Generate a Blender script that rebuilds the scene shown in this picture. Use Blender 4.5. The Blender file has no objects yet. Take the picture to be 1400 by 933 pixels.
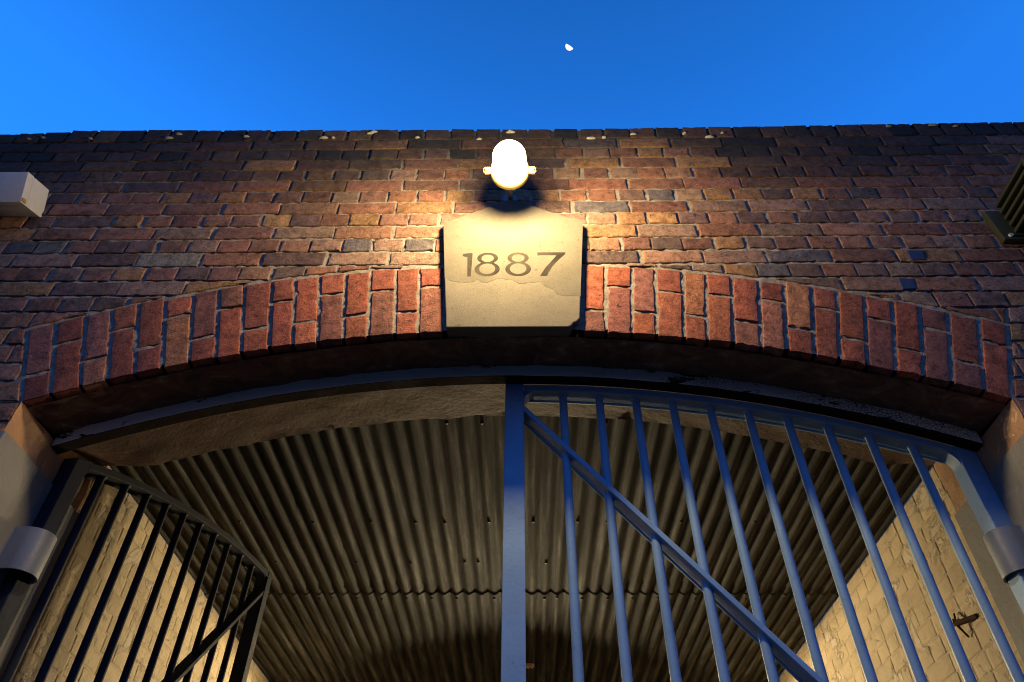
import bpy, bmesh, math, random
from mathutils import Vector, Matrix, noise
R = math.radians
scene = bpy.context.scene
COL = scene.collection
rng = random.Random(1887)

# ------------------------------------------------------------------ helpers
def tag(o, label=None, cat=None, group=None, kind=None):
    if label: o['label'] = label
    if cat: o['category'] = cat
    if group: o['group'] = group
    if kind: o['kind'] = kind
    return o

def empty(name, loc=(0, 0, 0), rz=0.0):
    o = bpy.data.objects.new(name, None)
    o.empty_display_size = .1
    o.location = loc; o.rotation_euler = (0, 0, rz)
    COL.objects.link(o)
    return o

class MB:
    """collects faces (vertices in the parent's own space)"""
    def __init__(s): s.v = []; s.f = []; s.c = []; s.usecol = False
    def add(s, vs, fs, col=None):
        b = len(s.v); s.v += [tuple(p) for p in vs]; s.f += [tuple(i + b for i in f) for f in fs]
        if col is not None: s.usecol = True
        s.c += [col or (1, 1, 1)] * len(vs)
    def box(s, x0, x1, y0, y1, z0, z1, bev=0.0, M=None):
        bm = bmesh.new(); bmesh.ops.create_cube(bm, size=1)
        for v in bm.verts:
            v.co = Vector((x0 + (v.co.x + .5) * (x1 - x0), y0 + (v.co.y + .5) * (y1 - y0), z0 + (v.co.z + .5) * (z1 - z0)))
        if bev: bmesh.ops.bevel(bm, geom=bm.edges[:], offset=bev, segments=2, profile=.6, affect='EDGES')
        s.bm(bm, M)
    def bm(s, bm, M=None):
        if M is not None: bm.transform(M)
        bm.verts.index_update()
        s.add([v.co.copy() for v in bm.verts], [[v.index for v in f.verts] for f in bm.faces]); bm.free()
    def cyl(s, p, q, r, n=20, r2=None, caps=True):
        p = Vector(p); q = Vector(q); d = (q - p).normalized()
        a = d.orthogonal().normalized(); b = d.cross(a); r2 = r if r2 is None else r2
        vs = []
        for c, rr in ((p, r), (q, r2)):
            for i in range(n):
                t = 2 * math.pi * i / n
                vs.append(c + a * (rr * math.cos(t)) + b * (rr * math.sin(t)))
        fs = [(i, (i + 1) % n, n + (i + 1) % n, n + i) for i in range(n)]
        if caps: fs += [tuple(reversed(range(n))), tuple(range(n, 2 * n))]
        s.add(vs, fs)
    def lathe(s, prof, M, n=40):
        """prof: (r, h) pairs, axis = local z of M"""
        vs = []; fs = []
        for r, h in prof:
            for i in range(n):
                t = 2 * math.pi * i / n
                vs.append(M @ Vector((r * math.cos(t), r * math.sin(t), h)))
        for k in range(len(prof) - 1):
            for i in range(n):
                j = (i + 1) % n
                fs.append((k * n + i, k * n + j, (k + 1) * n + j, (k + 1) * n + i))
        s.add(vs, fs)
    def prism(s, poly, w0, w1, fr):
        """poly (u,v) ccw, extruded from w0 to w1 through fr(u,v,w)"""
        n = len(poly)
        vs = [fr(u, v, w0) for u, v in poly] + [fr(u, v, w1) for u, v in poly]
        fs = [tuple(reversed(range(n))), tuple(range(n, 2 * n))] + [(i, (i + 1) % n, n + (i + 1) % n, n + i) for i in range(n)]
        s.add(vs, fs)
    def build(s, name, mat, parent=None, smooth=None, bevel=None, fixn=False):
        me = bpy.data.meshes.new(name)
        me.from_pydata(s.v, [], s.f)
        if s.usecol:
            ca = me.color_attributes.new('tint', 'FLOAT_COLOR', 'POINT')
            flat = []
            for c in s.c: flat += [c[0], c[1], c[2], 1.0]
            ca.data.foreach_set('color', flat)
        me.materials.append(mat)
        if fixn:
            b = bmesh.new(); b.from_mesh(me); bmesh.ops.recalc_face_normals(b, faces=b.faces[:]); b.to_mesh(me); b.free()
        if smooth is not None:
            for p in me.polygons: p.use_smooth = True
            if smooth < 180: me.set_sharp_from_angle(angle=R(smooth))
        me.update()
        o = bpy.data.objects.new(name, me); COL.objects.link(o)
        if parent: o.parent = parent
        if bevel:
            m = o.modifiers.new('bevel', 'BEVEL'); m.width = bevel; m.segments = 2; m.limit_method = 'ANGLE'; m.angle_limit = R(40)
        return o

# ------------------------------------------------------------------ materials
class N:
    def __init__(s, name):
        s.m = bpy.data.materials.new(name); s.m.use_nodes = True
        s.t = s.m.node_tree; s.b = s.t.nodes['Principled BSDF']
        s.co = s.t.nodes.new('ShaderNodeTexCoord').outputs['Object']
    def node(s, typ, **kw):
        n = s.t.nodes.new(typ)
        for k, v in kw.items(): setattr(n, k, v)
        return n
    def link(s, a, b): s.t.links.new(a, b)
    def noise(s, scale, detail=6, rough=.6, vec=None, out='Fac', dist=0):
        n = s.node('ShaderNodeTexNoise'); n.inputs['Scale'].default_value = scale
        n.inputs['Detail'].default_value = detail; n.inputs['Roughness'].default_value = rough; n.inputs['Distortion'].default_value = dist
        s.link(vec or s.co, n.inputs['Vector']); return n.outputs[out]
    def stretch(s, sc):
        m = s.node('ShaderNodeMapping'); m.inputs['Scale'].default_value = sc; s.link(s.co, m.inputs['Vector']); return m.outputs[0]
    def ramp(s, fac, stops):
        r = s.node('ShaderNodeValToRGB'); e = r.color_ramp.elements
        while len(e) < len(stops): e.new(.5)
        for el, (p, c) in zip(e, stops):
            el.position = p; el.color = (c, c, c, 1) if isinstance(c, (int, float)) else (*c, 1)
        s.link(fac, r.inputs['Fac']); return r.outputs['Color']
    def mix(s, fac, a, b, mode='MIX'):
        m = s.node('ShaderNodeMix', data_type='RGBA', blend_type=mode)
        for sock, v in ((m.inputs[0], fac), (m.inputs[6], a), (m.inputs[7], b)):
            if isinstance(v, (int, float)): sock.default_value = v
            elif isinstance(v, tuple): sock.default_value = (*v, 1)
            else: s.link(v, sock)
        return m.outputs[2]
    def math(s, op, a, b=None):
        m = s.node('ShaderNodeMath', operation=op)
        for i, v in enumerate((a, b)):
            if v is None: continue
            if isinstance(v, (int, float)): m.inputs[i].default_value = v
            else: s.link(v, m.inputs[i])
        return m.outputs[0]
    def bump(s, h, dist, strength=1.0, prev=None):
        b = s.node('ShaderNodeBump'); b.inputs['Distance'].default_value = dist; b.inputs['Strength'].default_value = strength
        s.link(h, b.inputs['Height'])
        if prev is not None: s.link(prev, b.inputs['Normal'])
        return b.outputs['Normal']
    def fin(s, col=None, rough=None, normal=None, metal=None, spec=None):
        for k, v in (('Base Color', col), ('Roughness', rough), ('Normal', normal), ('Metallic', metal), ('Specular IOR Level', spec)):
            if v is None: continue
            if isinstance(v, (int, float)): s.b.inputs[k].default_value = v
            elif isinstance(v, tuple): s.b.inputs[k].default_value = (*v, 1)
            else: s.link(v, s.b.inputs[k])
        return s.m

def m_brick(name, pit=1.0, sm=.18):
    n = N(name)
    a = n.node('ShaderNodeAttribute', attribute_name='tint').outputs['Color']
    mott = n.ramp(n.noise(26, 8, .65), [(.3, .50), (.5, 1.0), (.72, 1.35)])
    c = n.mix(1.0, a, mott, 'MULTIPLY')
    c = n.mix(.9, c, n.ramp(n.noise(170, 5, .8), [(.30, .40), (.5, 1.0), (.70, 1.45)]), 'MULTIPLY')
    c = n.mix(.8, c, n.ramp(n.noise(11, 9, .75, dist=.8), [(.34, .42), (.52, 1.0), (.7, 1.15)]), 'MULTIPLY')
    spots = n.ramp(n.noise(48, 10, .78, dist=1.2), [(.37, .12), (.45, 1.0)])            # dark iron spots and pits
    c = n.mix(.85, c, spots, 'MULTIPLY')
    smear = n.ramp(n.noise(9, 10, .75, dist=.6), [(.66, 0.0), (.76, 1.0)])  # old mortar smears
    c = n.mix(n.math('MULTIPLY', smear, sm), c, (.34, .29, .22))
    h1 = n.noise(14, 5, .6); h2 = n.noise(55, 6, .75); h3 = n.noise(240, 3, .7)
    pits = n.ramp(n.noise(40, 9, .8, dist=1.0), [(.30, 0.0), (.42, 1.0)])
    b = n.bump(h1, .014, 1.0); b = n.bump(h2, .014 * pit, 1.0, b); b = n.bump(pits, .007 * pit, 1.0, b); b = n.bump(h3, .004, 1.0, b)
    return n.fin(c, .88, b, spec=.25)

def m_mortar():
    n = N('lime_mortar')
    a = n.node('ShaderNodeAttribute', attribute_name='tint').outputs['Color']
    c = n.mix(1.0, a, n.ramp(n.noise(30, 8, .7), [(.3, .45), (.5, .9), (.7, 1.25)]), 'MULTIPLY')
    b = n.bump(n.noise(40, 7, .75), .010, 1.0); b = n.bump(n.noise(160, 4, .7), .004, 1.0, b)
    return n.fin(c, .95, b, spec=.15)

def m_stone(name, base, dark, lump, grain):
    n = N(name)
    c = n.mix(n.ramp(n.noise(7, 8, .65), [(.35, 0.0), (.7, 1.0)]), base, dark)
    c = n.mix(.6, c, n.ramp(n.noise(260, 3, .7), [(.35, .68), (.55, 1.1)]), 'MULTIPLY')
    c = n.mix(.8, c, n.ramp(n.noise(60, 3, .6), [(.26, .25), (.32, 1.0)]), 'MULTIPLY')
    b = n.bump(n.noise(9, 6, .6), lump, .7); b = n.bump(n.noise(320, 4, .8), grain, 1.0, b)
    return n.fin(c, .9, b, spec=.2)

def m_soffit():
    n = N('sooty_soffit')
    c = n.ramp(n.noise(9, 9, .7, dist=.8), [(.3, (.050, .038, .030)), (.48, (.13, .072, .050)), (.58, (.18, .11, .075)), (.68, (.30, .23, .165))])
    b = n.bump(n.noise(18, 8, .75), .012, 1.0)
    return n.fin(c, .93, b, spec=.15)

def m_plaster(name, base, tint, lump=.012, chip=3.0):
    n = N(name)
    c = n.mix(n.ramp(n.noise(6, 8, .65, dist=.5), [(.35, 0.0), (.65, 1.0)]), base, tint)
    edge = n.ramp(n.noise(13, 10, .8, dist=1.0), [(.60, 0.0), (.63, 1.0), (.66, 0.0)])
    c = n.mix(n.math('MULTIPLY', edge, .6), c, tuple(min(.8, x * chip) for x in base))
    b = n.bump(n.noise(9, 6, .6), lump, .9); b = n.bump(n.noise(45, 7, .7), .005, .8, b)
    return n.fin(c, .72, b, spec=.3)

def m_painted_brick():
    n = N('painted_brick')
    a = n.node('ShaderNodeAttribute', attribute_name='tint').outputs['Color']
    c = n.mix(.8, a, n.ramp(n.noise(5, 8, .65), [(.3, .72), (.55, 1.0), (.8, 1.12)]), 'MULTIPLY')
    peel = n.ramp(n.noise(4.5, 10, .7, dist=.6), [(.56, 0.0), (.60, 1.0)])
    c = n.mix(n.math('MULTIPLY', peel, .55), c, (.52, .45, .35))
    b = n.bump(n.noise(10, 6, .6), .005, 1.0); b = n.bump(n.noise(40, 10, .82, dist=.6), .007, 1.0, b)
    b = n.bump(peel, .004, 1.0, b)
    return n.fin(c, .6, b, spec=.35)

def m_timber():
    n = N('flaked_timber')
    lo = n.stretch((2, 14, 14))
    g = n.noise(6, 7, .65, vec=lo)
    paint = n.mix(g, (.78, .70, .56), (.64, .57, .45))
    flake = n.ramp(n.noise(5.0, 9, .68, vec=n.stretch((1, 1, 2.4)), dist=.5), [(.60, 0.0), (.612, 1.0)])
    v = n.node('ShaderNodeTexVoronoi', feature='DISTANCE_TO_EDGE'); v.inputs['Scale'].default_value = 75
    n.link(n.co, v.inputs['Vector'])
    crackzone = n.ramp(n.noise(1.6, 2, .5), [(.48, 0.0), (.56, 1.0)])
    crack = n.math('MULTIPLY', n.ramp(v.outputs['Distance'], [(.02, 1.0), (.075, 0.0)]), crackzone)
    mk = n.math('MAXIMUM', flake, crack)
    c = n.mix(mk, paint, (.030, .022, .018))
    b = n.bump(n.math('SUBTRACT', 1.0, mk), .0025, 1.0); b = n.bump(g, .003, .5, b)
    return n.fin(c, .65, b, spec=.3)

def m_paint(name, col, rough=.42, metal=0.0, wear=.25):
    n = N(name)
    c = n.mix(n.ramp(n.noise(5, 6, .6), [(.35, 0.0), (.7, 1.0)]), col, tuple(x * .82 for x in col))
    c = n.mix(wear, c, n.ramp(n.noise(60, 5, .7), [(.3, .4), (.42, 1.0)]), 'MULTIPLY')
    b = n.bump(n.noise(90, 4, .6), .0012, .5); b = n.bump(n.noise(14, 3, .5), .003, .4, b)
    return n.fin(c, n.ramp(n.noise(20, 4, .6), [(.3, rough - .08), (.7, rough + .1)]), b, metal, .3 if max(col) > .05 else .12)

def m_iron_roof():
    n = N('weathered_iron')
    st = n.stretch((14, .9, 14))
    streak = n.noise(1.5, 8, .7, vec=st)
    c = n.ramp(streak, [(.30, (.014, .0135, .0125)), (.50, (.043, .041, .036)), (.70, (.14, .132, .114))])
    rust = n.ramp(n.noise(3.2, 9, .7), [(.55, 0.0), (.68, 1.0)])
    c = n.mix(n.math('MULTIPLY', rust, .45), c, (.045, .028, .016))
    c = n.mix(.8, c, n.ramp(n.noise(120, 4, .75), [(.32, .55), (.5, 1.05)]), 'MULTIPLY')
    b = n.bump(n.noise(48, 10, .78, dist=1.2), .003, .7)
    return n.fin(c, n.ramp(streak, [(.3, .9), (.7, .72)]), b, .0, .12)

def m_emit(name, col, s, clear=False):
    m = bpy.data.materials.new(name); m.use_nodes = True
    t = m.node_tree; t.nodes.clear()
    e = t.nodes.new('ShaderNodeEmission'); e.inputs['Color'].default_value = (*col, 1); e.inputs['Strength'].default_value = s
    o = t.nodes.new('ShaderNodeOutputMaterial')
    if clear:                                    # thin clear glass: lets the light of the lamp inside through
        a = t.nodes.new('ShaderNodeAddShader'); tr = t.nodes.new('ShaderNodeBsdfTransparent'); tr.inputs['Color'].default_value = (.95, .95, .95, 1)
        t.links.new(e.outputs[0], a.inputs[0]); t.links.new(tr.outputs[0], a.inputs[1]); t.links.new(a.outputs[0], o.inputs['Surface'])
    else: t.links.new(e.outputs[0], o.inputs['Surface'])
    m.cycles.emission_sampling = 'NONE'          # the lamps inside do the lighting
    return m

M_BRICK = m_brick('weathered_brick'); M_RED = m_brick('red_arch_brick', .8, .06); M_MORTAR = m_mortar()
M_STONE = m_stone('rough_sandstone', (.160, .141, .104), (.130, .114, .083), .002, .004)
M_SKIM = m_stone('smooth_cement_skim', (.108, .096, .071), (.082, .072, .052), .004, .002)
M_SOFFIT = m_soffit()
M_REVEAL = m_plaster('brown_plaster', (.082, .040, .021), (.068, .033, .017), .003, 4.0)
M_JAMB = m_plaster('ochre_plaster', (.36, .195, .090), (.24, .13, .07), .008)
M_DADO = m_plaster('grey_dado_paint', (.16, .155, .14), (.13, .125, .11), .003, 1.5)
M_PBRICK = m_painted_brick()
M_TIMBER = m_timber()
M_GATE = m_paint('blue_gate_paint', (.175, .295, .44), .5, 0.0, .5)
M_GATE_SHADE = m_paint('shaded_gate_paint', (.017, .021, .032), .7)  # gate paint darkened so the open leaf looks in shade
M_COLLAR = m_paint('hinge_paint', (.14, .155, .18), .42)
M_IRON = m_iron_roof()
M_DARK = m_paint('dark_metal', (.03, .028, .025), .6)
M_RUST = m_paint('rusty_iron', (.055, .025, .013), .9, 0, .6)
M_BRASS = m_paint('yellowed_brass', (.55, .36, .12), .35, .5)
M_LAMPBASE = m_paint('lamp_casting', (.32, .26, .17), .5)
M_WHITE = m_paint('white_enamel', (.48, .47, .45), .45)
M_OLIVE = m_paint('olive_metal', (.034, .038, .020), .6)
M_BLUEP = m_paint('blue_spray_paint', (.020, .036, .085), .8)
M_GLOW = m_emit('lit_glass', (1.0, .74, .38), 5.0, True)
M_BULB = m_emit('lit_bulb', (1.0, .78, .45), 6.0, True)
M_MOON = m_emit('moonlit_rock', (1.0, .98, .92), 1.25)

# ------------------------------------------------------------------ arch geometry
X0, HALF, ZS, ZC = -.030, 1.635, 3.086, 3.410
RISE = ZC - ZS
RI = (HALF ** 2 + RISE ** 2) / (2 * RISE); RE = RI + .368
CZ = ZC - RI
TH0, TH1 = .0585, math.asin(HALF / RI)
def arch(x):
    d = min(abs(x - X0), HALF)
    return CZ + math.sqrt(RI * RI - d * d)
def nz(x, y, z, s): return noise.noise(Vector((x * s, y * s, z * s)))
def fbm(x, y, z, s): return noise.fractal(Vector((x * s, y * s, z * s)), 1.0, 2.0, 4)
def wtop(x):
    t = 4.805 + .028 * min(1, abs(x) / 2.2) ** 1.5
    if x < -2.1: t -= min(.035, (-2.1 - x) * .09)
    return t

# ------------------------------------------------------------------ bricks
def clip(poly, px, py, nx, ny):
    """keep the side where (p - P).n >= 0"""
    out = []
    for i in range(len(poly)):
        a, b = poly[i - 1], poly[i]
        da = (a[0] - px) * nx + (a[1] - py) * ny; db = (b[0] - px) * nx + (b[1] - py) * ny
        if (da >= 0) != (db >= 0):
            t = da / (da - db); out.append((a[0] + (b[0] - a[0]) * t, a[1] + (b[1] - a[1]) * t))
        if db >= 0: out.append(b)
    return out
def area(p): return .5 * sum(p[i - 1][0] * p[i][1] - p[i][0] * p[i - 1][1] for i in range(len(p)))

def brick(mb, poly, fr, col, step=.022, back=.03, rough=1.0, lift=None):
    pts = []
    n = len(poly)
    for i in range(n):
        a, b = poly[i], poly[(i + 1) % n]
        L = math.hypot(b[0] - a[0], b[1] - a[1])
        k = max(1, int(L / step))
        for j in range(k): pts.append((a[0] + (b[0] - a[0]) * j / k, a[1] + (b[1] - a[1]) * j / k))
    m = len(pts)
    if m < 3: return
    nr = []
    for i in range(m):
        a, b = pts[i - 1], pts[(i + 1) % m]
        dx, dy = b[0] - a[0], b[1] - a[1]; L = math.hypot(dx, dy) or 1
        nr.append((dy / L, -dx / L))
    lift = abs(rng.gauss(0, .0015)) * rough if lift is None else lift
    tu, tv = rng.gauss(0, .004) * rough, rng.gauss(0, .007) * rough
    cu = sum(p[0] for p in pts) / m; cv = sum(p[1] for p in pts) / m
    chip = [abs(rng.gauss(0, .0011)) * rough + (rng.random() < .10) * rng.uniform(.002, .006) * rough for _ in range(m)]
    def loop(ins, w, tilt=1):
        return [fr(p[0] - q[0] * (ins + c), p[1] - q[1] * (ins + c), w + tilt * (lift + tu * (p[0] - cu) + tv * (p[1] - cv))) for p, q, c in zip(pts, nr, chip)]
    r2 = [rng.gauss(0, .0007) * rough for _ in range(m)]
    vs = loop(0, -back, 0) + loop(0, -.0045) + loop(.0028, -.0008)
    l3 = loop(.010, 0)
    vs += l3
    vs.append(fr(cu, cv, lift + rng.gauss(0, .0012) * rough))
    fs = []
    for k in range(3):
        for i in range(m):
            j = (i + 1) % m
            fs.append((k * m + i, k * m + j, (k + 1) * m + j, (k + 1) * m + i))
    for i in range(m): fs.append((3 * m + i, 3 * m + (i + 1) % m, 4 * m))
    mb.add(vs, fs, col)

PAL = [((.225, .110, .075), 5), ((.270, .125, .074), 4), ((.165, .100, .080), 4), ((.35, .190, .085), 3.5), ((.27, .165, .115), 3),
       ((.125, .105, .105), .8), ((.21, .195, .15), .25), ((.30, .155, .095), 3)]
PALR = [((.33, .098, .050), 5), ((.28, .082, .048), 4), ((.31, .125, .080), 1.6), ((.25, .095, .068), 2.5), ((.37, .150, .070), .7)]
def pick(pal):
    c = rng.choices([p[0] for p in pal], [p[1] for p in pal])[0]
    k = rng.uniform(.80, 1.22)
    return tuple(x * k * rng.uniform(.95, 1.05) for x in c)
def grime(x, z):
    """black biological growth under the wall head, in runs and patches"""
    g = (z - 4.19) / .38 + .85 * fbm(x, 3.3, z * .45, 1.7)
    return max(0.0, min(1.0, g))

wall = tag(empty('gateway_wall'), 'old brown brick wall with low red arch and date stone under the lamp', 'brick wall')
frF = lambda u, v, w: (u, -w, v)
PITCH, ZL = .0855, 4.714
mb = MB()
CL = 4.45
for k in range(-1, 55):
    ztop, zbot = ZL - k * PITCH, ZL - (k + 1) * PITCH
    if zbot < -.02: break
    stretch = k % 2 == 0
    L = .2525 if stretch else .1264
    off = (-2.049 if stretch else -2.112) + rng.uniform(-.012, .012)
    i0 = int((-CL - off) / L) - 1
    for i in range(i0, i0 + int(2 * CL / L) + 3):
        a = off + i * L + rng.gauss(0, .0035); b = off + (i + 1) * L + rng.gauss(0, .0035)
        a, b = max(a, -CL), min(b, CL)
        if b - a < .03: continue
        g = .0042
        z1 = ztop - g + rng.gauss(0, .0016); z0 = zbot + g + rng.gauss(0, .0016)
        if k == -1: z1 = wtop((a + b) / 2) + rng.gauss(0, .0016)
        if k == -1: z1, z0 = max(z1, zbot + .02), zbot + g
        sag = rng.gauss(0, .0016)
        poly = [(a + g, z0 - sag), (b - g, z0 + sag), (b - g, z1 + sag), (a + g, z1 - sag)]
        polys = [poly]
        rel = [(p[0] - X0, p[1] - CZ) for p in poly]
        if min(math.hypot(*p) for p in rel) < RE + .012 and min(abs(p[0]) for p in rel) < RE * math.sin(TH1) + .05 or abs((a + b) / 2 - X0) < HALF and ztop < ZS + .2:
            polys = []
            for sg in (-1, 1):
                tdx, tdz = math.sin(TH1) * sg, math.cos(TH1)
                nx, nzv = math.cos(TH1) * sg, -math.sin(TH1)      # outwards across the skewback
                P = (X0 + tdx * RI, CZ + tdz * RI)
                if sg * ((a + b) / 2 - X0) <= 0: continue
                outer = clip(poly, P[0] + nx * .007, P[1] + nzv * .007, nx, nzv)
                if len(outer) > 2: outer = clip(outer, X0 + sg * (HALF + .002), 0, sg, 0)
                if len(outer) > 2 and area(outer) > .0009: polys.append(outer)
                inner = clip(poly, P[0] - nx * .004, P[1] - nzv * .004, -nx, -nzv)
                if len(inner) > 2:
                    cx = sum(p[0] for p in inner) / len(inner) - X0; cz = sum(p[1] for p in inner) / len(inner) - CZ
                    h = math.hypot(cx, cz); nx2, nz2 = cx / h, cz / h
                    if cz > 0:
                        inner = clip(inner, X0 + nx2 * (RE + .010), CZ + nz2 * (RE + .010), nx2, nz2)
                        if len(inner) > 2 and area(inner) > .0007: polys.append(inner)
        near = abs((a + b) / 2) < 2.9 and zbot > 2.7
        for p in polys:
            if area(p) < 0: p = p[::-1]
            c = pick(PAL)
            xm, zm = (a + b) / 2, (ztop + zbot) / 2
            gr = grime(xm, zm) * rng.uniform(.75, 1.05)
            c = tuple(ch * (1 - gr) + d * gr for ch, d in zip(c, (.026, .022, .020)))
            brick(mb, p, frF, c, .016 if near else .2)
facing = mb.build('brick_facing', M_BRICK, wall, smooth=30)

# arch ring: brick and a half on end, stretcher and header alternating
def frA(sg):
    def f(u, v, w):      # u = angle, v = radius
        return (X0 + sg * math.sin(u) * v, -w, CZ + math.cos(u) * v + .020 * max(0.0, -w) / .22)
    return f
class Polar: pass
mb = MB()
NC = 16
for sg in (-1, 1):
    edges = [TH0 + (TH1 - TH0) * i / NC + (rng.gauss(0, .0007) if 0 < i < NC else 0) for i in range(NC + 1)]
    for i in range(NC):
        a, b = edges[i] + .0014, edges[i + 1] - .0014
        longlow = (i % 2 == 0) if sg < 0 else (i % 2 == 1)
        cut = RI + (.246 if longlow else .118) + rng.gauss(0, .004)
        r0 = RI + rng.gauss(0, .0018); r1 = RE - .004 + rng.gauss(0, .004)
        for (ra, rb) in ((r0, cut - .005), (cut + .005, r1)):
            jj = [rng.gauss(0, .0016) for _ in range(4)]
            P = [(X0 + sg * math.sin(t) * r + j, CZ + math.cos(t) * r) for (t, r), j in zip(((a, ra), (b, ra), (b, rb), (a, rb)), jj)]
            if area(P) < 0: P = P[::-1]
            fr = lambda u, v, w: (u, -w, v + .020 * max(0.0, -w) / .22)
            brick(mb, P, fr, pick(PALR), .02, back=.07 if ra == r0 else .03, rough=1.1)
mb.build('arch_ring', M_RED, wall, smooth=30)

# mortar bed behind the facing: a lumpy sheet, fine where the picture can see it
mb = MB()
def mort(x, z):
    ring = math.hypot(x - X0, z - CZ) < RE + .02
    y = (.0045 if ring else .0055) + .0055 * nz(x, 1.7, z, 38) + .005 * nz(x, 9.1, z, 90)
    y = max(y, .0028)
    g = grime(x, z); c = (.36, .315, .255)
    return (x, y, z), tuple(a * (1 - .9 * g) + .03 * .9 * g for a in c)
def sheet(xs, zs, keep):
    ix = {}
    vs, cs, fs = [], [], []
    def vid(i, j):
        if (i, j) not in ix:
            p, c = mort(xs[i], zs[j]); ix[i, j] = len(vs); vs.append(p); cs.append(c)
        return ix[i, j]
    for i in range(len(xs) - 1):
        for j in range(len(zs) - 1):
            if keep((xs[i] + xs[i + 1]) / 2, (zs[j] + zs[j + 1]) / 2):
                fs.append((vid(i, j), vid(i + 1, j), vid(i + 1, j + 1), vid(i, j + 1)))
    b = len(mb.v); mb.v += vs; mb.c += cs; mb.f += [tuple(k + b for k in f) for f in fs]; mb.usecol = True
fx = [-2.75 + .0125 * i for i in range(441)]; fz = [ZS + .004 + .0125 * i for i in range(int((4.795 - ZS) / .0125) + 1)]
sheet(fx, fz, lambda x, z: abs(x - X0) > HALF or z > arch(x) + .012)
cx = [-CL + .1 * i for i in range(18)] + [-2.75]
sheet(cx, [0, 1, 2, 3, 4, 4.79], lambda x, z: True)
sheet([-x for x in reversed(cx)], [0, 1, 2, 3, 4, 4.79], lambda x, z: True)
for xs in ([-2.75, X0 - HALF], [X0 + HALF, 2.75]): sheet(xs, [0, 1, 2, ZS + .004], lambda x, z: True)
mb.build('mortar_bed', M_MORTAR, wall, smooth=180)

# solid wall body, back face and head
mb = MB()
xs = sorted(set([-CL, -3.5, -2.6, -2.0, 2.0, 2.6, 3.5, CL, X0 - HALF, X0 + HALF] + [X0 - HALF + 2 * HALF * i / 60 for i in range(61)]))
def backz(x): return max(arch(x) + .024, 3.19)
for a, b in zip(xs, xs[1:]):
    op = abs((a + b) / 2 - X0) < HALF
    for y, fn in ((.024, arch), (.53, backz)):
        za, zb = (fn(a) + .012, fn(b) + .012) if op else (0, 0)
        mb.add([(a, y, za), (b, y, zb), (b, y, wtop(b) - .012), (a, y, wtop(a) - .012)], [(0, 1, 2, 3)] if y < .1 else [(3, 2, 1, 0)])
for i in range(180):
    a, b = -CL + i * .05, -CL + (i + 1) * .05
    if b > CL + .001: break
    za, zb = wtop(a) - .006 + .006 * nz(a, 0, 0, 5), wtop(b) - .006 + .006 * nz(b, 0, 0, 5)
    mb.add([(a, .006, za), (b, .006, zb), (b, .53, zb), (a, .53, za)], [(0, 1, 2, 3)])
for x in (-CL, CL): mb.add([(x, .0, 0), (x, .53, 0), (x, .53, 4.79), (x, .0, 4.79)], [(0, 1, 2, 3)])
mb.c = [(.10, .07, .055)] * len(mb.v); mb.usecol = True
mb.build('wall_core', M_BRICK, wall)

# mortar flaunching on the wall head with pale lichen lumps
mb = MB()
for i in range(26):
    x = rng.uniform(-2.7, 2.7); r = rng.uniform(.006, .017)
    bm = bmesh.new(); bmesh.ops.create_icosphere(bm, subdivisions=2, radius=1)
    for v in bm.verts:
        k = 1 + .35 * nz(v.co.x + x, v.co.y, v.co.z, 2.2)
        v.co = Vector((v.co.x * r * 1.5 * k, v.co.y * .010 * k, v.co.z * r * .45 * k))
    bm.transform(Matrix.Translation((x, -.001, wtop(x) - rng.uniform(.022, .10))))
    mb.bm(bm)
li = mb.build('lichen_patches', m_plaster('pale_lichen', (.30, .30, .27), (.20, .20, .18), .004), wall, smooth=60)
li['kind'] = 'stuff'

# soffits
def loft(name, y0, y1, z0, z1, mat, amp, ny=14, nx=150, sc=9):
    mb = MB(); vs = []; fs = []
    for j in range(ny + 1):
        t = j / ny
        for i in range(nx + 1):
            x = X0 - HALF + 2 * HALF * i / nx
            y = y0 + (y1 - y0) * t
            z = z0(x) * (1 - t) + z1(x) * t + amp * fbm(x, y * 1.3, 2.2, sc)
            if j == ny: y += .012 * fbm(x, 7.7, 1.1, 8); z += .006 * fbm(x, 3.7, 1.1, 20)
            vs.append((x, y, z))
    for j in range(ny):
        for i in range(nx):
            a = j * (nx + 1) + i
            fs.append((a, a + nx + 1, a + nx + 2, a + 1))
    mb.add(vs, fs)
    return mb.build(name, mat, wall, smooth=180)
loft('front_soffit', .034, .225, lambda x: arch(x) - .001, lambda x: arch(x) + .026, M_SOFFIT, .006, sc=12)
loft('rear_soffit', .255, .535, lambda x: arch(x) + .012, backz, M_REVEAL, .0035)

# jambs: plaster reveal above a grey painted dado
for sg in (-1, 1):
    X = X0 + sg * HALF
    mb = MB(); vs = []; fs = []
    ny, nzz = 24, 30
    for j in range(nzz + 1):
        for i in range(ny + 1):
            y = .002 + .53 * i / ny
            zt = (arch(X) + .004) if y < .24 else 3.2
            z = 2.80 + (zt - 2.80) * j / nzz
            d = .006 * fbm(y, z, X, 9) + .003
            if i == ny: d -= .012 * abs(fbm(y, z, X, 16))
            if i == 0: d -= .004 * abs(fbm(y, z, X, 25))
            vs.append((X - sg * d, y, z))
    for j in range(nzz):
        for i in range(ny):
            a = j * (ny + 1) + i
            fs.append((a, a + 1, a + ny + 2, a + ny + 1) if sg < 0 else (a, a + ny + 1, a + ny + 2, a + 1))
    mb.add(vs, fs); mb.build('jamb_reveal', M_JAMB, wall, smooth=180)
    mb = MB(); x0, x1 = sorted((X + sg * .05, X - sg * .013))
    mb.box(x0, x1, -.004, .537, -.01, 2.968, .006)
    mb.build('jamb_dado', M_DADO, wall, smooth=40)

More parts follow.
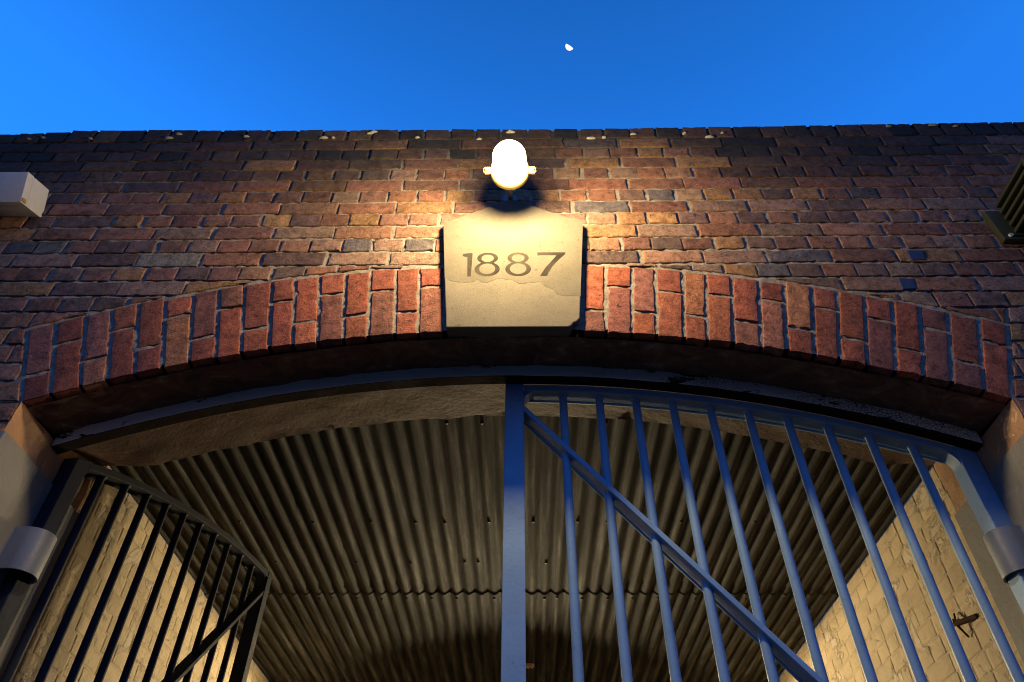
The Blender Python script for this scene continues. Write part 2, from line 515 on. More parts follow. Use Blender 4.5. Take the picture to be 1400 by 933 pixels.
# keystone with its cement skim and cut date
KS = [(-.268, 3.398), (.170, 3.398), (.180, 3.407), (.186, 3.418), (.200, 3.426), (.211, 3.442), (.258, 3.985), (.254, 4.003), (.240, 4.016),
      (-.022, 4.168), (-.040, 4.172), (-.056, 4.168), (-.305, 4.020), (-.318, 4.007), (-.322, 3.990)]
mb = MB()
fr = lambda u, v, w: (u, -w, v + (.045 * max(0, -w) / .22 if v < 3.5 else 0))
mb.prism(KS, -.21, .0285, fr)
key = mb.build('keystone', M_STONE, wall, bevel=.004, fixn=True)
key['label'] = 'cream date stone cut with 1887'

def ell(cx, cz, rx, rz, n=36, a0=0.0):
    return [(cx + rx * math.cos(a0 + 2 * math.pi * i / n), cz + rz * math.sin(a0 + 2 * math.pi * i / n)) for i in range(n)]
def eight(cx, z0, z1, w):
    """outline (lower bowl wider) and its two counters"""
    h = z1 - z0; zl, rl = z0 + h * .30, h * .30; zu, ru = z0 + h * .765, h * .235
    wl, wu = w * .5, w * .42
    zj = z0 + h * .57
    out = []
    n = 60
    for i in range(n):     # radial union of the two ellipses
        pass
    def xat(z):
        x = 0
        if abs(z - zl) < rl: x = max(x, wl * math.sqrt(1 - ((z - zl) / rl) ** 2))
        if abs(z - zu) < ru: x = max(x, wu * math.sqrt(1 - ((z - zu) / ru) ** 2))
        return x
    zs = [z0 + h * (.5 - .5 * math.cos(math.pi * i / 40)) for i in range(41)]
    right = [(cx + xat(z), z) for z in zs[1:-1]]; left = [(cx - xat(z), z) for z in reversed(zs[1:-1])]
    out = [(cx, z0)] + right + [(cx, z1)] + left
    return [out, ell(cx, zl + .002, wl - .018, rl - .0115), ell(cx, zu - .001, wu - .017, ru - .0110)]
dz0, dz1 = 3.670, 3.812
digits = []
digits.append([(-.206, dz0), (-.192, dz0), (-.191, dz1 - .004), (-.197, dz1 - .001), (-.229, dz1 - .006), (-.231, dz1 - .020), (-.211, dz1 - .028)])
digits += eight(-.131, dz0, dz1, .098); digits += eight(-.011, dz0, dz1, .100)
digits.append([(.072, dz0), (.100, dz0), (.106, dz0 + .02), (.122, dz0 + .056), (.148, dz0 + .096), (.176, dz1 - .010), (.176, dz1), (.064, dz1), (.066, dz1 - .025), (.070, dz1 - .018), (.140, dz1 - .019), (.118, dz0 + .086), (.094, dz0 + .048)])
low = []
pts = [(-.298, 3.700), (-.275, 3.648), (-.24, 3.640), (-.21, 3.636), (-.18, 3.640), (-.165, 3.655), (-.15, 3.640), (-.13, 3.634), (-.11, 3.645), (-.09, 3.656), (-.05, 3.654),
       (-.03, 3.648), (-.012, 3.628), (.012, 3.626), (.03, 3.636), (.052, 3.634), (.075, 3.640), (.09, 3.612), (.12, 3.596), (.135, 3.565), (.17, 3.558), (.222, 3.556)]
for a, b in zip(pts, pts[1:]):
    for k in range(5):
        t = k / 5; x = a[0] + (b[0] - a[0]) * t; z = a[1] + (b[1] - a[1]) * t
        low.append((x, z + .005 * fbm(x, 0, z, 60)))
ins = lambda x, z: (x, z)
skim = [(-.2915, 3.660)] + low[3:] + [(.2205, 3.556)] + [(.2555, 3.983), (.2515, 4.0), (.238, 4.0125), (-.022, 4.1645), (-.040, 4.1685), (-.056, 4.1645), (-.303, 4.0165), (-.3155, 4.004), (-.3195, 3.988)]
cu = bpy.data.curves.new('cement_skim', 'CURVE'); cu.dimensions = '2D'; cu.fill_mode = 'BOTH'; cu.extrude = .0002; cu.bevel_depth = .0001; cu.bevel_resolution = 1
for loop in [skim] + digits:
    sp = cu.splines.new('POLY'); sp.points.add(len(loop) - 1); sp.use_cyclic_u = True
    for p, q in zip(sp.points, loop): p.co = (q[0], q[1], 0, 1)
tmp = bpy.data.objects.new('tmp', cu); COL.objects.link(tmp)
dg = bpy.context.evaluated_depsgraph_get()
me = bpy.data.meshes.new_from_object(tmp.evaluated_get(dg))
bpy.data.objects.remove(tmp); bpy.data.curves.remove(cu)
me.transform(Matrix.Translation((0, -.0289, 0)) @ Matrix.Rotation(R(90), 4, 'X'))
me.materials.clear(); me.materials.append(M_SKIM)
sk = bpy.data.objects.new('cement_skim', me); COL.objects.link(sk); sk.parent = key
mb = MB(); mb.add([(-.25, -.0286, 3.66), (.19, -.0286, 3.66), (.19, -.0286, 3.83), (-.25, -.0286, 3.83)], [(0, 1, 2, 3)])
sk2 = mb.build('date_numerals', m_stone('groove_shade', (.014, .011, .007), (.055, .046, .030), .004, .006), key)  # dark plate stands in for shade inside the shallow numeral cuts

# blue paint dabs left on two bricks
for (x0, x1, zc) in ((1.535, 1.590, 3.812), (1.440, 1.490, 3.644)):
    mb = MB()
    poly = [(x0, zc - .030), (x1, zc - .028), (x1 + .012, zc + .03), (x0 + .006, zc + .031)]
    mb.prism(poly, -.004, .0042, frF); mb.build('paint_dab', M_BLUEP, wall, bevel=.002, fixn=True)

# timber arch strip
mb = MB()
def arcbar(mb, x0, x1, y0, y1, f0, f1, n=70, fr=None, noisez=0.0):
    vs = []; fs = []
    for i in range(n + 1):
        x = x0 + (x1 - x0) * i / n
        q = noisez * fbm(x, 4, 4, 5)
        for (y, z) in ((y0, f0(x) + q), (y1, f0(x)), (y1, f1(x)), (y0, f1(x))):
            vs.append((x, y, z))
    for i in range(n):
        for k in range(4):
            a, b = i * 4 + k, i * 4 + (k + 1) % 4
            fs.append((a, b, b + 4, a + 4))
    fs += [(0, 1, 2, 3), (n * 4 + 3, n * 4 + 2, n * 4 + 1, n * 4)]
    mb.add(vs, fs)
arcbar(mb, X0 - HALF + .006, X0 + HALF - .006, .219, .272, lambda x: arch(x) - .026, lambda x: arch(x) + .034, 120, noisez=.003)
mb.build('arch_board', M_TIMBER, wall, smooth=35, bevel=.003, fixn=True)
bo = bpy.data.objects['arch_board']; bo.data.materials.append(m_paint('bare_dark_wood', (.022, .012, .009), .85, 0, .4))
for p in bo.data.polygons:
    if p.normal.z < -.5: p.material_index = 1

# ------------------------------------------------------------------ gate leaves
def gate(name, loc, sgn, label):
    """local: hinge edge at x = 0, leaf runs towards -x*sgn... built in closed position, local x from hinge"""
    g = empty(name, loc); tag(g, label, 'gate', 'pair of gates under the arch')
    M_G = M_GATE if sgn < 0 else M_GATE_SHADE
    hx = loc[0]
    W = 1.66 if sgn < 0 else 1.615
    def wx(d): return sgn * d                     # distance from hinge edge -> local x
    def topz(d): return arch(hx + sgn * d) - .0205
    D0, D1 = -.035, .035
    def bx(mb, d0, d1, y0, y1, z0, z1, bev=.004):
        a, b = sorted((wx(d0), wx(d1))); mb.box(a, b, y0, y1, z0, z1, bev)
    # stiles with their heads cut to the curve
    def stile(nm, d0, d1):
        mb = MB(); a, b = sorted((wx(d0), wx(d1)))
        za, zb = topz(abs(a)), topz(abs(b))
        mb.add([(a, D0, .08), (b, D0, .08), (b, D1, .08), (a, D1, .08), (a, D0, za), (b, D0, zb), (b, D1, zb), (a, D1, za)],
               [(3, 2, 1, 0), (4, 5, 6, 7), (0, 1, 5, 4), (1, 2, 6, 5), (2, 3, 7, 6), (3, 0, 4, 7)])
        mb.build(nm, M_G, g, bevel=.003, fixn=True, smooth=40)
    stile('hinge_stile', 0, .066); stile('meeting_stile', W - (.071 if sgn < 0 else .05), W)
    e = W - (.071 if sgn < 0 else .05)
    mb = MB()
    arcbar(mb, *sorted((wx(.0665), wx(e - .0005))), D0 + .002, D1 - .002, lambda x: topz(abs(x)) - .032, lambda x: topz(abs(x)) - .003, 60)
    arcbar(mb, *sorted((wx(.067), wx(e - .001))), D1 - .010, D1 - .0025, lambda x: topz(abs(x)) - .043, lambda x: topz(abs(x)) - .033, 60)
    mb.build('top_rail', M_G, g, bevel=.002, fixn=True, smooth=35)
    mb = MB(); bx(mb, .067, e - .001, D0 + .002, D1 - .002, .10, .16); mb.build('bottom_rail', M_G, g, smooth=35)
    # round bars
    base = .192 if sgn < 0 else .186
    for i in range(10):
        d = base + .1385 * i if sgn < 0 else .180 + .1385 * i
        mb = MB(); z1 = topz(d) - .030
        mb.cyl((wx(d), 0, .155), (wx(d), 0, z1), 0.0155, 20)
        mb.lathe([(.0155, -.007), (.0195, -.003), (.021, .002)], Matrix.Translation((wx(d), 0, z1)), 20)   # weld bead
        mb.build('bar', M_G, g, smooth=50)
    # corner fillets
    def fillet(corner, r, flip):
        cz = topz(corner) - .03
        mb = MB(); n = 12
        s = 1 if flip else -1
        slope = (topz(corner + s * r) - topz(corner)) / r
        P = [(corner, cz), (corner + s * r, cz + slope * r)]
        for i in range(n + 1):
            t = math.pi / 2 * i / n
            dd = r - r * math.sin(t); hh = r - r * math.cos(t)
            P.append((corner + s * dd, cz - hh + slope * dd))
        mb.prism([(wx(d), z) for d, z in P], -.026, .026, lambda u, v, w: (u, -w, v))
        mb.build('corner_fillet', M_G, g, fixn=True, smooth=35)
    fillet(e, .052, False); fillet(.066, .052, True)
    # diagonal brace, a flat bar on edge
    if True:
        dz_dx = -1.178
        dtop, ztop_ = e, topz(e) - .105
        length = min(e - .066, (ztop_ - .16) / 1.178)
        th = .018
        nrm = Vector((dz_dx, -1)).normalized()
        a = Vector((0, 0)); b = Vector((length, dz_dx * length))
        P = [a, b, b + nrm * th, a + nrm * th]
        poly = []
        for p in P:
            poly.append((wx(dtop - p.x), ztop_ + p.y))
        lip = [(wx(dtop - p.x), ztop_ + p.y) for p in (a + nrm * (th + .0005), b + nrm * (th + .0005), b + nrm * (th + .010), a + nrm * (th + .010))]
        mb = MB(); mb.prism(poly, -.033, .033, lambda u, v, w: (u, -w, v)); mb.prism(lip, -.0325, -.026, lambda u, v, w: (u, -w, v)); mb.build('brace', M_G, g, bevel=.002, fixn=True, smooth=35)
    return g
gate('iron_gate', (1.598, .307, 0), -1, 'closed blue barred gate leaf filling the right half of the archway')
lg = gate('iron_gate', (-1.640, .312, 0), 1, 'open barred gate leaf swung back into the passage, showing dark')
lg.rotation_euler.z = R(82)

# hinge collars fixed to the jambs
def collar(cx, sg, label):
    g = empty('gate_hinge', (cx, .30, 2.62)); tag(g, label, 'hinge', 'hinge collars of the gates')
    H = .143
    mb = MB(); n = 22; ro, ri = .060, .054
    prof = []
    # wraps round the stile: front flat, round nose, back to the jamb
    out = [(-sg * -.075 * -1 if False else sg * .060, -.060)]
    out = []
    jx = sg * (HALF - sg * (cx - X0)) - sg * .012
    outer = [(jx, -.058)]; inner = [(jx, -.052)]
    for i in range(n + 1):
        t = -math.pi / 2 - sg * 0 + (-sg) * math.pi * i / n
        outer.append((ro * math.cos(-math.pi / 2 + (-sg) * math.pi * i / n), .002 + ro * math.sin(-math.pi / 2)*1 if False else .002 + ro * math.sin(-math.pi / 2 + (-sg) * math.pi * i / n)))
        inner.append((ri * math.cos(-math.pi / 2 + (-sg) * math.pi * i / n), .002 + ri * math.sin(-math.pi / 2 + (-sg) * math.pi * i / n)))
    outer.append((jx, .062)); inner.append((jx, .056))
    m = len(outer); vs = []; fs = []
    for z in (0, H):
        vs += [(x, y, z) for x, y in outer] + [(x, y, z) for x, y in inner]
    for i in range(m - 1):
        fs += [(i, i + 1, 2 * m + i + 1, 2 * m + i), (m + i, 3 * m + i, 3 * m + i + 1, m + i + 1),
               (i, m + i, m + i + 1, i + 1), (2 * m + i, 2 * m + i + 1, 3 * m + i + 1, 3 * m + i)]
    mb.add(vs, fs); mb.build('band', M_COLLAR, g, fixn=True, smooth=30)
    mb = MB(); mb.box(jx - .004, jx + .004, -.060, .064, -.004, H + .004, .002); mb.build('fixing_plate', M_COLLAR, g)
    return g
collar(-1.607, -1, 'grey hinge collar at left edge round the post of the open gate')
collar(1.567, 1, 'grey hinge collar at right edge round the post of the closed gate')

# ------------------------------------------------------------------ passage behind the gate
XL, XR, YB, ZR = -1.930, 1.905, 8.6, 3.48
def passage(label, ox, sg):
    w = tag(empty('passage_wall', (ox, .53, 0)), label, 'painted wall', 'side walls of the covered passage')
    fr = (lambda u, v, q: (q, u, v)) if sg < 0 else (lambda u, v, q: (-q, u, v))
    mb = MB()
    Ltot = YB - .53
    for k in range(42):
        z0, z1 = 3.50 - (k + 1) * PITCH, 3.50 - k * PITCH
        L = .2525 if k % 2 == 0 else .1264
        off = rng.uniform(-.1, 0)
        i = 0
        while off + i * L < Ltot:
            a, b = max(0.0, off + i * L), min(Ltot, off + (i + 1) * L); i += 1
            if b - a < .03: continue
            g = .0032
            P = [(a + g, z0 + g + rng.gauss(0, .0015)), (b - g, z0 + g), (b - g, z1 - g), (a + g, z1 - g + rng.gauss(0, .0015))]
            if sg > 0: P = [(p[0], p[1]) for p in P]
            v = rng.uniform(.90, 1.06)
            vis = z0 > 2.0 and a < 4
            cc = (.46 * v, .355 * v, .205 * v) if z0 > 2.15 and a < 4.4 else (.055 * v, .050 * v, .045 * v)     # low and far courses, out of view, darkened to cut bounced light
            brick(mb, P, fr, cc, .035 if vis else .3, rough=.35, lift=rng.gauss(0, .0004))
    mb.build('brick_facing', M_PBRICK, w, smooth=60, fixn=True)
    mb = MB(); vs = []; fs = []; jc = []; ny, nn = 160, 70
    for j in range(nn + 1):
        for i in range(ny + 1):
            y, z = Ltot * i / ny, 3.5 * j / nn
            vs.append(fr(y, z, -.0022 + .0016 * nz(y, 3, z, 30))); jc.append((.40, .305, .175) if z > 2.15 and y < 4.4 else (.05, .045, .04))  # joints darkened along with the unseen courses
    for j in range(nn):
        for i in range(ny):
            a = j * (ny + 1) + i; fs.append((a, a + 1, a + ny + 2, a + ny + 1))
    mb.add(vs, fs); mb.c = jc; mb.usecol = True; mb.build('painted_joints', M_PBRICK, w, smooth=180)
    mb = MB(); a, b = (-.30, -.02) if sg < 0 else (.02, .30)
    mb.box(a, b, .002, Ltot, 0, 3.56); mb.add([], []); mb.c = [(.2, .14, .1)] * len(mb.v); mb.usecol = True
    mb.build('wall_core', M_BRICK, w)
passage('ochre painted brick wall of the passage behind the open gate leaf', XL, -1)
passage('ochre painted brick wall of the passage behind the closed gate, with rusty bracket', XR, 1)
mb = MB(); mb.box(XL - .3, XR + .3, YB, YB + .25, 0, 3.6); mb.c = [(.06, .048, .035)] * len(mb.v); mb.usecol = True
tag(mb.build('added_end_wall', M_PBRICK), 'plain dark wall added out of view at the passage end to cut stray light', 'end wall')  # unseen wall, added and kept dark so little light bounces back

roof = tag(empty('corrugated_roof', (0, .53, ZR)), 'dark corrugated iron ceiling over the passage', 'iron roof')
def sheetiron(y0, y1, dz, seed):
    mb = MB(); P = .0762; n = int((XR - XL) / P * 12); ny = max(4, int((y1 - y0) / .12))
    vs = []; fs = []
    for lay in (0, 1):
        for j in range(ny + 1):
            y = y0 + (y1 - y0) * j / ny
            for i in range(n + 1):
                x = XL + .002 + (XR - XL - .004) * i / n
                z = .0092 * math.sin(2 * math.pi * x / P) + dz + .0008 * nz(x, y, seed, 1.5) + lay * .0011
                yy = y + (.0035 * nz(x, 5, seed, 20) if j in (0, ny) else 0)
                vs.append((x, yy - .53, z))
    K = (ny + 1) * (n + 1)
    for j in range(ny):
        for i in range(n):
            a = j * (n + 1) + i
            fs.append((a, a + n + 1, a + n + 2, a + 1)); fs.append((K + a, K + a + 1, K + a + n + 2, K + a + n + 1))
    for i in range(n):
        a = i; fs.append((a, a + 1, K + a + 1, K + a))
        a = ny * (n + 1) + i; fs.append((a, K + a, K + a + 1, a + 1))
    mb.add(vs, fs); return mb.build('iron_sheet', M_IRON, roof, smooth=60)
sheetiron(.535, 2.44, .0055, 1); sheetiron(2.341, 5.0, 0.0, 2); sheetiron(4.9, YB, -.0075, 3)
P = .0762
nail = None
def put_nail(x, y):
    global nail
    k = round((x / P) - .75); x = (k + .75) * P        # a trough of the sheet, seen as its lowest line
    if not (XL + .1 < x < XR - .1): return
    loc = (x, y - .53, -.0092 + (.0055 if y < 2.34 else 0))
    if nail is None:
        mb = MB(); mb.lathe([(.009, .002), (.009, -.002), (.007, -.004), (.0001, -.005)], Matrix.Identity(4), 10)
        nail = mb.build('roofing_nail', M_DARK, roof, smooth=50); nail.location = loc; return
    c = nail.copy(); COL.objects.link(c); c.parent = roof; c.location = loc
for y, xs_ in ((.64, (-1.2, -.75, -.36, -.2, .09, .33, .7, 1.2)), (1.48, (-1.45, -1.11, -.76, -.55, -.41, -.2, .08, .3, .47, .85, 1.2)),
               (1.925, (-1.4, -.97, -.62, -.34, -.27, -.13, .15, .5, .9)),
               (2.385, tuple(-1.6 + .152 * i + rng.choice((0, 0, .0762)) for i in range(22))), (3.2, (-1.3, -.7, -.2, .4, .9))):
    for x in xs_: put_nail(x, y + rng.uniform(-.012, .012))

# small round junction box under the roof
d = tag(empty('ceiling_rose', (.052, 3.50, ZR - .009)), 'small pale round disc on the iron ceiling beside the gate stile', 'ceiling disc')
mb = MB(); mb.lathe([(.0001, .004), (.030, .004), (.032, -.004), (.030, -.016), (.018, -.020), (.0001, -.020)], Matrix.Identity(4), 24)
mb.build('cover', m_paint('pale_plastic', (.58, .42, .28), .5), d, smooth=40)
mb = MB(); mb.lathe([(.006, -.019), (.006, -.025), (.0001, -.026)], Matrix.Identity(4), 12); mb.build('screw', M_DARK, d, smooth=40)

# tube lamp further in, its oval shade keeps the roof above it dark
pl = tag(empty('tube_lamp', (X0, 4.16, ZR)), 'lit tube lamp under an oval shade hanging inside the passage', 'hanging lamp')
for sx in (-.2, .2):
    mb = MB(); mb.cyl((sx, 0, 0), (sx, 0, -.215), .008, 12); mb.build('drop_rod', M_DARK, pl, smooth=40)
mb = MB(); OV = Matrix.Diagonal((2.05, 1, 1, 1))
mb.lathe([(.012, -.205), (.05, -.210), (.12, -.224), (.190, -.242), (.189, -.245), (.12, -.228), (.05, -.214), (.0001, -.212)], OV, 48)
mb.build('lamp_shade', M_DARK, pl, smooth=60)
mb = MB(); mb.cyl((-.30, 0, -.268), (.30, 0, -.268), .014, 20); mb.build('tube', M_BULB, pl, smooth=40)
for sx in (-1, 1):
    mb = MB(); mb.box(sx * .314 - .013, sx * .314 + .013, -.018, .018, -.288, -.235, .003); mb.build('lamp_holder', M_WHITE, pl, smooth=40)

# rusty bracket on the right passage wall
br = tag(empty('rusty_bracket', (XR, 1.25, 2.86)), 'rusty forked iron bracket on the painted passage wall behind the bars', 'bracket')
mb = MB()
mb.cyl((0, -.10, -.012), (-.035, .01, 0), .011, 10); mb.cyl((-.035, .01, 0), (-.012, .085, .018), .006, 8)
mb.build('shank', M_RUST, br, smooth=40)
for q in (((-.035, .012, 0), (-.01, .035, .055)), ((-.035, .012, 0), (-.008, .005, -.060)), ((-.02, .05, .01), (-.01, .06, .04))):
    mb = MB(); mb.cyl(q[0], q[1], .006, 8, .004); mb.build('prong', M_RUST, br, smooth=40)

# ------------------------------------------------------------------ bulkhead lamp over the keystone
LC = Vector((-.043, -.235, 4.075))                 # centre of the ring
AX = Vector((0, -math.cos(R(33)), -math.sin(R(33))))
Q = AX.to_track_quat('Z', 'Y').to_matrix().to_4x4(); Q.translation = Vector((0, 0, 0))
lamp = tag(empty('bulkhead_lamp', LC), 'lit bulkhead lamp with white glass dome above the 1887 keystone', 'lamp')
mb = MB(); prof = [(.066, .010)] + [(.0655, .02 + .024 * i) for i in range(5)]
r = .0655
prof += [(r * math.cos(R(a)), 0.124 + r * math.sin(R(a))) for a in (10, 25, 40, 55, 70, 82)] + [(.0005, .124 + r)]
mb.lathe(prof, Q, 36); mb.build('glass_dome', M_GLOW, lamp, smooth=60)
mb = MB(); mb.lathe([(.067, .014), (.070, .017), (.076, .012), (.078, .002), (.078, -.010), (.073, -.014), (.067, -.010)], Q, 48)
ring = mb.build('clamp_ring', M_BRASS, lamp, smooth=40)
mb = MB(); mb.lathe([(.0001, .138), (.018, .134), (.028, .118), (.027, .100), (.016, .078), (.014, .060)], Q, 24); mb.build('bulb', M_GLOW, lamp, smooth=60)
mb = MB(); mb.lathe([(.0155, .062), (.0155, .012), (.0001, .011)], Q, 20); mb.build('socket', M_LAMPBASE, lamp, smooth=40)
side = Vector((1, 0, 0)); up = AX.cross(side).normalized()
for s in (-1, 1):
    mb = MB(); p = side * (s * .080)
    bm = bmesh.new(); bmesh.ops.create_cube(bm, size=1); bmesh.ops.scale(bm, vec=(.034, .026, .024), verts=bm.verts[:]); bmesh.ops.bevel(bm, geom=bm.edges[:], offset=.005, segments=2, affect='EDGES')
    mb.bm(bm, Matrix.Translation(p + side * s * .008) @ Q)
    mb.cyl(p + AX * .012 + side * s * .012, p + AX * .020 + side * s * .012, .0065, 6)
    mb.build('lug', M_BRASS, ring, smooth=40)
mb = MB(); mb.lathe([(.074, -.014), (.070, -.030), (.060, -.046), (.045, -.054), (.0005, -.056)], Q, 40); mb.build('base', M_LAMPBASE, lamp, smooth=40)
mb = MB()
pa = Vector((0, 0, 0)) - AX * .050; pb = Vector((-.045 - LC.x, .002 - LC.y, 4.205 - LC.z))
mb.cyl(pa, pb, .011, 16)
mb.build('arm', M_COLLAR, lamp, smooth=40)
mb = MB(); mb.cyl(pb + Vector((0, .0, 0)), pb + Vector((0, -.012, 0)), .032, 24); mb.build('wall_plate', M_COLLAR, lamp, smooth=40)
mb = MB()
for s in (-1, 1):
    mb.box(s * .016 - .003 + pa.x, s * .016 + .003 + pa.x, pa.y + .0, pa.y + .07, pa.z - .004, pa.z + .028, .001)
mb.build('bracket', M_COLLAR, lamp)

def lamp_light(name, parent, loc, watt, radius, col):
    d = bpy.data.lights.new(name, 'POINT'); d.energy = watt; d.shadow_soft_size = radius; d.color = col
    o = bpy.data.objects.new(name, d); COL.objects.link(o); o.parent = parent; o.location = loc; return o
lamp_light('bulkhead_light', lamp, AX * .136, 120, .060, (1.0, .74, .38))
for sx in (-.24, 0, .24): lamp_light('tube_light', pl, (sx, 0, -.268), 180, .012, (1.0, .78, .45))

# ------------------------------------------------------------------ things on the wall
bx_ = tag(empty('junction_box', (-2.284, .012, 4.116)), 'white metal junction box on the brick wall at left edge', 'junction box')
mb = MB(); mb.box(-.21, .208, -.100, .004, -.002, .142, .004); mb.build('body', M_WHITE, bx_, smooth=40)
mb = MB(); mb.box(-.214, .212, -.144, -.104, -.005, .141, .004); mb.build('lid', M_WHITE, bx_, smooth=40)
mb = MB(); mb.box(.209, .217, -.142, -.120, .0, .018, .002); mb.build('latch', M_BRASS, bx_)
bx_.rotation_euler.x = R(24)

fl = tag(empty('finned_housing', (2.18, 0, 3.90)), 'dark olive finned metal housing on the wall at right edge', 'finned housing')
mb = MB(); mb.box(-.245, .27, -.028, .004, -.02, .17, .008, Matrix.Rotation(R(0), 4, 'Y')); mb.build('back_plate', M_OLIVE, fl, smooth=40)
mb = MB(); mb.box(-.155, .23, -.235, -.028, .015, .205, .01); mb.build('housing', M_OLIVE, fl, smooth=40)
for i in range(5):
    z = .185 - .042 * i
    mb = MB(); mb.box(-.19, -.155, -.245, -.028, z, z + .017, .006); mb.build('fin', M_OLIVE, fl, smooth=40)
mb = MB(); mb.box(-.185, .24, -.262, -.236, .0, .215, .008); mb.build('front_cover', M_OLIVE, fl, smooth=40)
mb = MB(); mb.cyl((-.215, -.028, .0), (-.215, -.036, .0), .009, 10); mb.build('bolt', M_WHITE, fl, smooth=40)

# ------------------------------------------------------------------ ground and moon
def ground_mat(name, c0, c1):
    n = N(name)
    c = n.mix(n.ramp(n.noise(1.3, 8, .6), [(.35, 0.0), (.65, 1.0)]), c0, c1)
    c = n.mix(.7, c, n.ramp(n.noise(90, 4, .7), [(.3, .55), (.6, 1.15)]), 'MULTIPLY')
    return n.fin(c, .9, n.bump(n.noise(120, 4, .7), .004, .8))
mb = MB(); mb.add([(-900, -900, 0), (900, -900, 0), (900, 900, 0), (-900, 900, 0)], [(0, 1, 2, 3)])
tag(mb.build('ground', ground_mat('asphalt', (.055, .052, .048), (.04, .038, .036))), kind='structure')
mb = MB(); mb.box(-14, 14, -3.6, -.01, -.05, .012)
tag(mb.build('pavement', ground_mat('worn_asphalt', (.045, .042, .038), (.035, .033, .030))), kind='structure')
mb = MB(); mb.box(XL + .02, XR - .02, .0, YB - .01, -.05, .008)
tag(mb.build('passage_floor', ground_mat('passage_concrete', (.045, .040, .034), (.035, .032, .028))), kind='structure')

# camera axes (world = CM @ camera)
CM = Matrix(((.99990, .00516, .01293), (.01286, -.69031, -.72340), (.00520, .72351, -.69031)))
zc_ = Vector((8, 1026, -978.8)).normalized()
yc_ = Vector((17, -934, -978.8)); yc_ = (yc_ - zc_ * yc_.dot(zc_)).normalized()
xc_ = yc_.cross(zc_)
CM = Matrix((xc_, yc_, zc_))
CAMP = Vector((0, -1.84, 1.60))
# moon: the sunlit half of a ball, 420 m off
md = (CM @ Vector((778.9 - 700, 466.5 - 63.2, -978.8))).normalized()
mc = CAMP + md * 420
mr = 4.9 / 978.8 * 420 * 1.1
mb = MB(); vs = []; fs = []
lit = (CM @ Vector((-.52, -.82, -.22))).normalized()
b1 = md.cross(lit).normalized(); b2 = lit.cross(b1).normalized()
n1, n2 = 10, 32
for i in range(n1 + 1):
    t = math.pi / 2 * i / n1 * .96 + .0001
    for j in range(n2):
        p = 2 * math.pi * j / n2
        vs.append(lit * (mr * math.cos(t)) + b1 * (mr * math.sin(t) * math.cos(p)) + b2 * (mr * math.sin(t) * math.sin(p)))
for i in range(n1):
    for j in range(n2):
        k = (j + 1) % n2; fs.append((i * n2 + j, i * n2 + k, (i + 1) * n2 + k, (i + 1) * n2 + j))
fs.append(tuple(n1 * n2 + j for j in range(n2)))
mb.add(vs, fs)
moon = mb.build('moon', M_MOON, None, smooth=60); moon.location = mc
tag(moon, 'small white half moon high in the blue evening sky', 'moon')

# ------------------------------------------------------------------ sky, light, camera
w = bpy.data.worlds.new('World'); scene.world = w; w.use_nodes = True
nt = w.node_tree; bg = nt.nodes['Background']
sky = nt.nodes.new('ShaderNodeTexSky'); sky.sky_type = 'NISHITA'; sky.sun_disc = False
sky.sun_elevation = R(-2.0); sky.sun_rotation = R(-40); sky.altitude = 0; sky.air_density = 1.0; sky.dust_density = .3; sky.ozone_density = 3.0
hs = nt.nodes.new('ShaderNodeMix'); hs.data_type = 'RGBA'; hs.blend_type = 'MULTIPLY'; hs.inputs[0].default_value = 1.0
SKYMUL = (.76, 5.7, 7.7)
hs.inputs[7].default_value = (*SKYMUL, 1)
# the sky is dim low down, in the earth's shadow, and clears with height
geo = nt.nodes.new('ShaderNodeTexCoord'); sep = nt.nodes.new('ShaderNodeSeparateXYZ'); nt.links.new(geo.outputs['Generated'], sep.inputs[0])
el = nt.nodes.new('ShaderNodeMapRange'); el.interpolation_type = 'SMOOTHSTEP'
for k, v in (('From Min', 0.0), ('From Max', .75), ('To Min', 0.0), ('To Max', 1.0)): el.inputs[k].default_value = v
nt.links.new(sep.outputs['Z'], el.inputs['Value'])
h2 = nt.nodes.new('ShaderNodeMix'); h2.data_type = 'RGBA'; h2.blend_type = 'MULTIPLY'; h2.inputs[0].default_value = 1.0
nt.links.new(sky.outputs[0], hs.inputs[6]); ev = nt.nodes.new('ShaderNodeMix'); ev.data_type = 'RGBA'; ev.inputs[0].default_value = .45; ev.inputs[7].default_value = (.0150, .185, .76, 1)
nt.links.new(hs.outputs[2], ev.inputs[6]); nt.links.new(ev.outputs[2], h2.inputs[6]); 
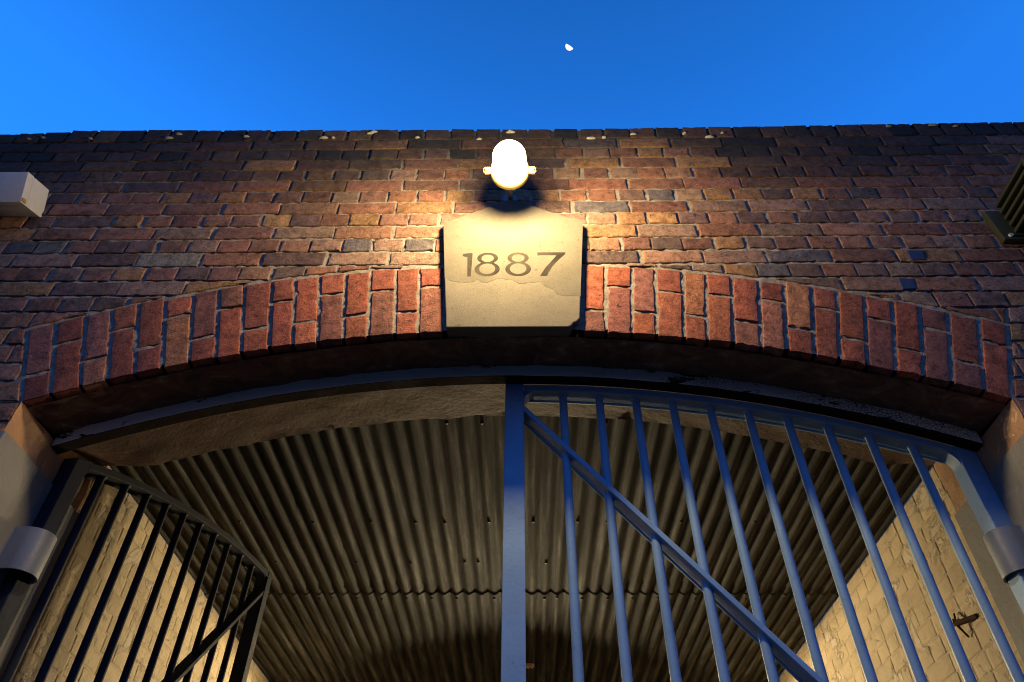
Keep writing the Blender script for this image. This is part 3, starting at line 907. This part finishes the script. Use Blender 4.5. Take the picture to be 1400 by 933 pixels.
tint = nt.nodes.new('ShaderNodeMix'); tint.data_type = 'RGBA'; tint.inputs[6].default_value = (3.2, .52, .42, 1); tint.inputs[7].default_value = (1, 1, 1, 1)
nt.links.new(el.outputs['Result'], tint.inputs[0]); nt.links.new(tint.outputs[2], h2.inputs[7])
el2 = nt.nodes.new('ShaderNodeMapRange')                          # and deepens towards the zenith
for k, v in (('From Min', .78), ('From Max', 1.0), ('To Min', 1.22), ('To Max', .58)): el2.inputs[k].default_value = v
nt.links.new(sep.outputs['Z'], el2.inputs['Value'])
h3 = nt.nodes.new('ShaderNodeMix'); h3.data_type = 'RGBA'; h3.blend_type = 'MULTIPLY'; h3.inputs[0].default_value = 1.0
nt.links.new(h2.outputs[2], h3.inputs[6]); nt.links.new(el2.outputs['Result'], h3.inputs[7])
nt.links.new(h3.outputs[2], bg.inputs['Color'])
bg.inputs['Strength'].default_value = 1.0

ld = bpy.data.lights.new('moonlight', 'SUN'); ld.energy = .02; ld.angle = R(.5); ld.color = (1, .97, .9)
lo = bpy.data.objects.new('moonlight', ld); COL.objects.link(lo); lo.location = (0, 0, 30)
lo.rotation_euler = md.to_track_quat('Z', 'Y').to_euler()

cam = bpy.data.cameras.new('camera'); cam.sensor_width = 36; cam.lens = 36 * 978.8 / 1400; cam.clip_start = .05; cam.clip_end = 3000
co = bpy.data.objects.new('camera', cam); COL.objects.link(co)
co.matrix_world = Matrix.Translation(CAMP) @ CM.to_4x4()
scene.camera = co
scene.render.engine = 'CYCLES'
scene.cycles.use_denoising = True; scene.cycles.denoiser = 'OPENIMAGEDENOISE'; scene.cycles.denoising_prefilter = 'ACCURATE'; scene.cycles.sample_clamp_indirect = 2.0; scene.cycles.pixel_filter_type = 'BLACKMAN_HARRIS'; scene.cycles.filter_width = 1.05
scene.cycles.max_bounces = 8; scene.cycles.diffuse_bounces = 5
vs_ = scene.view_settings
vs_.view_transform = 'Standard'; vs_.look = 'None'; vs_.gamma = 1.0; vs_.exposure = 0.0; vs_.use_curve_mapping = False
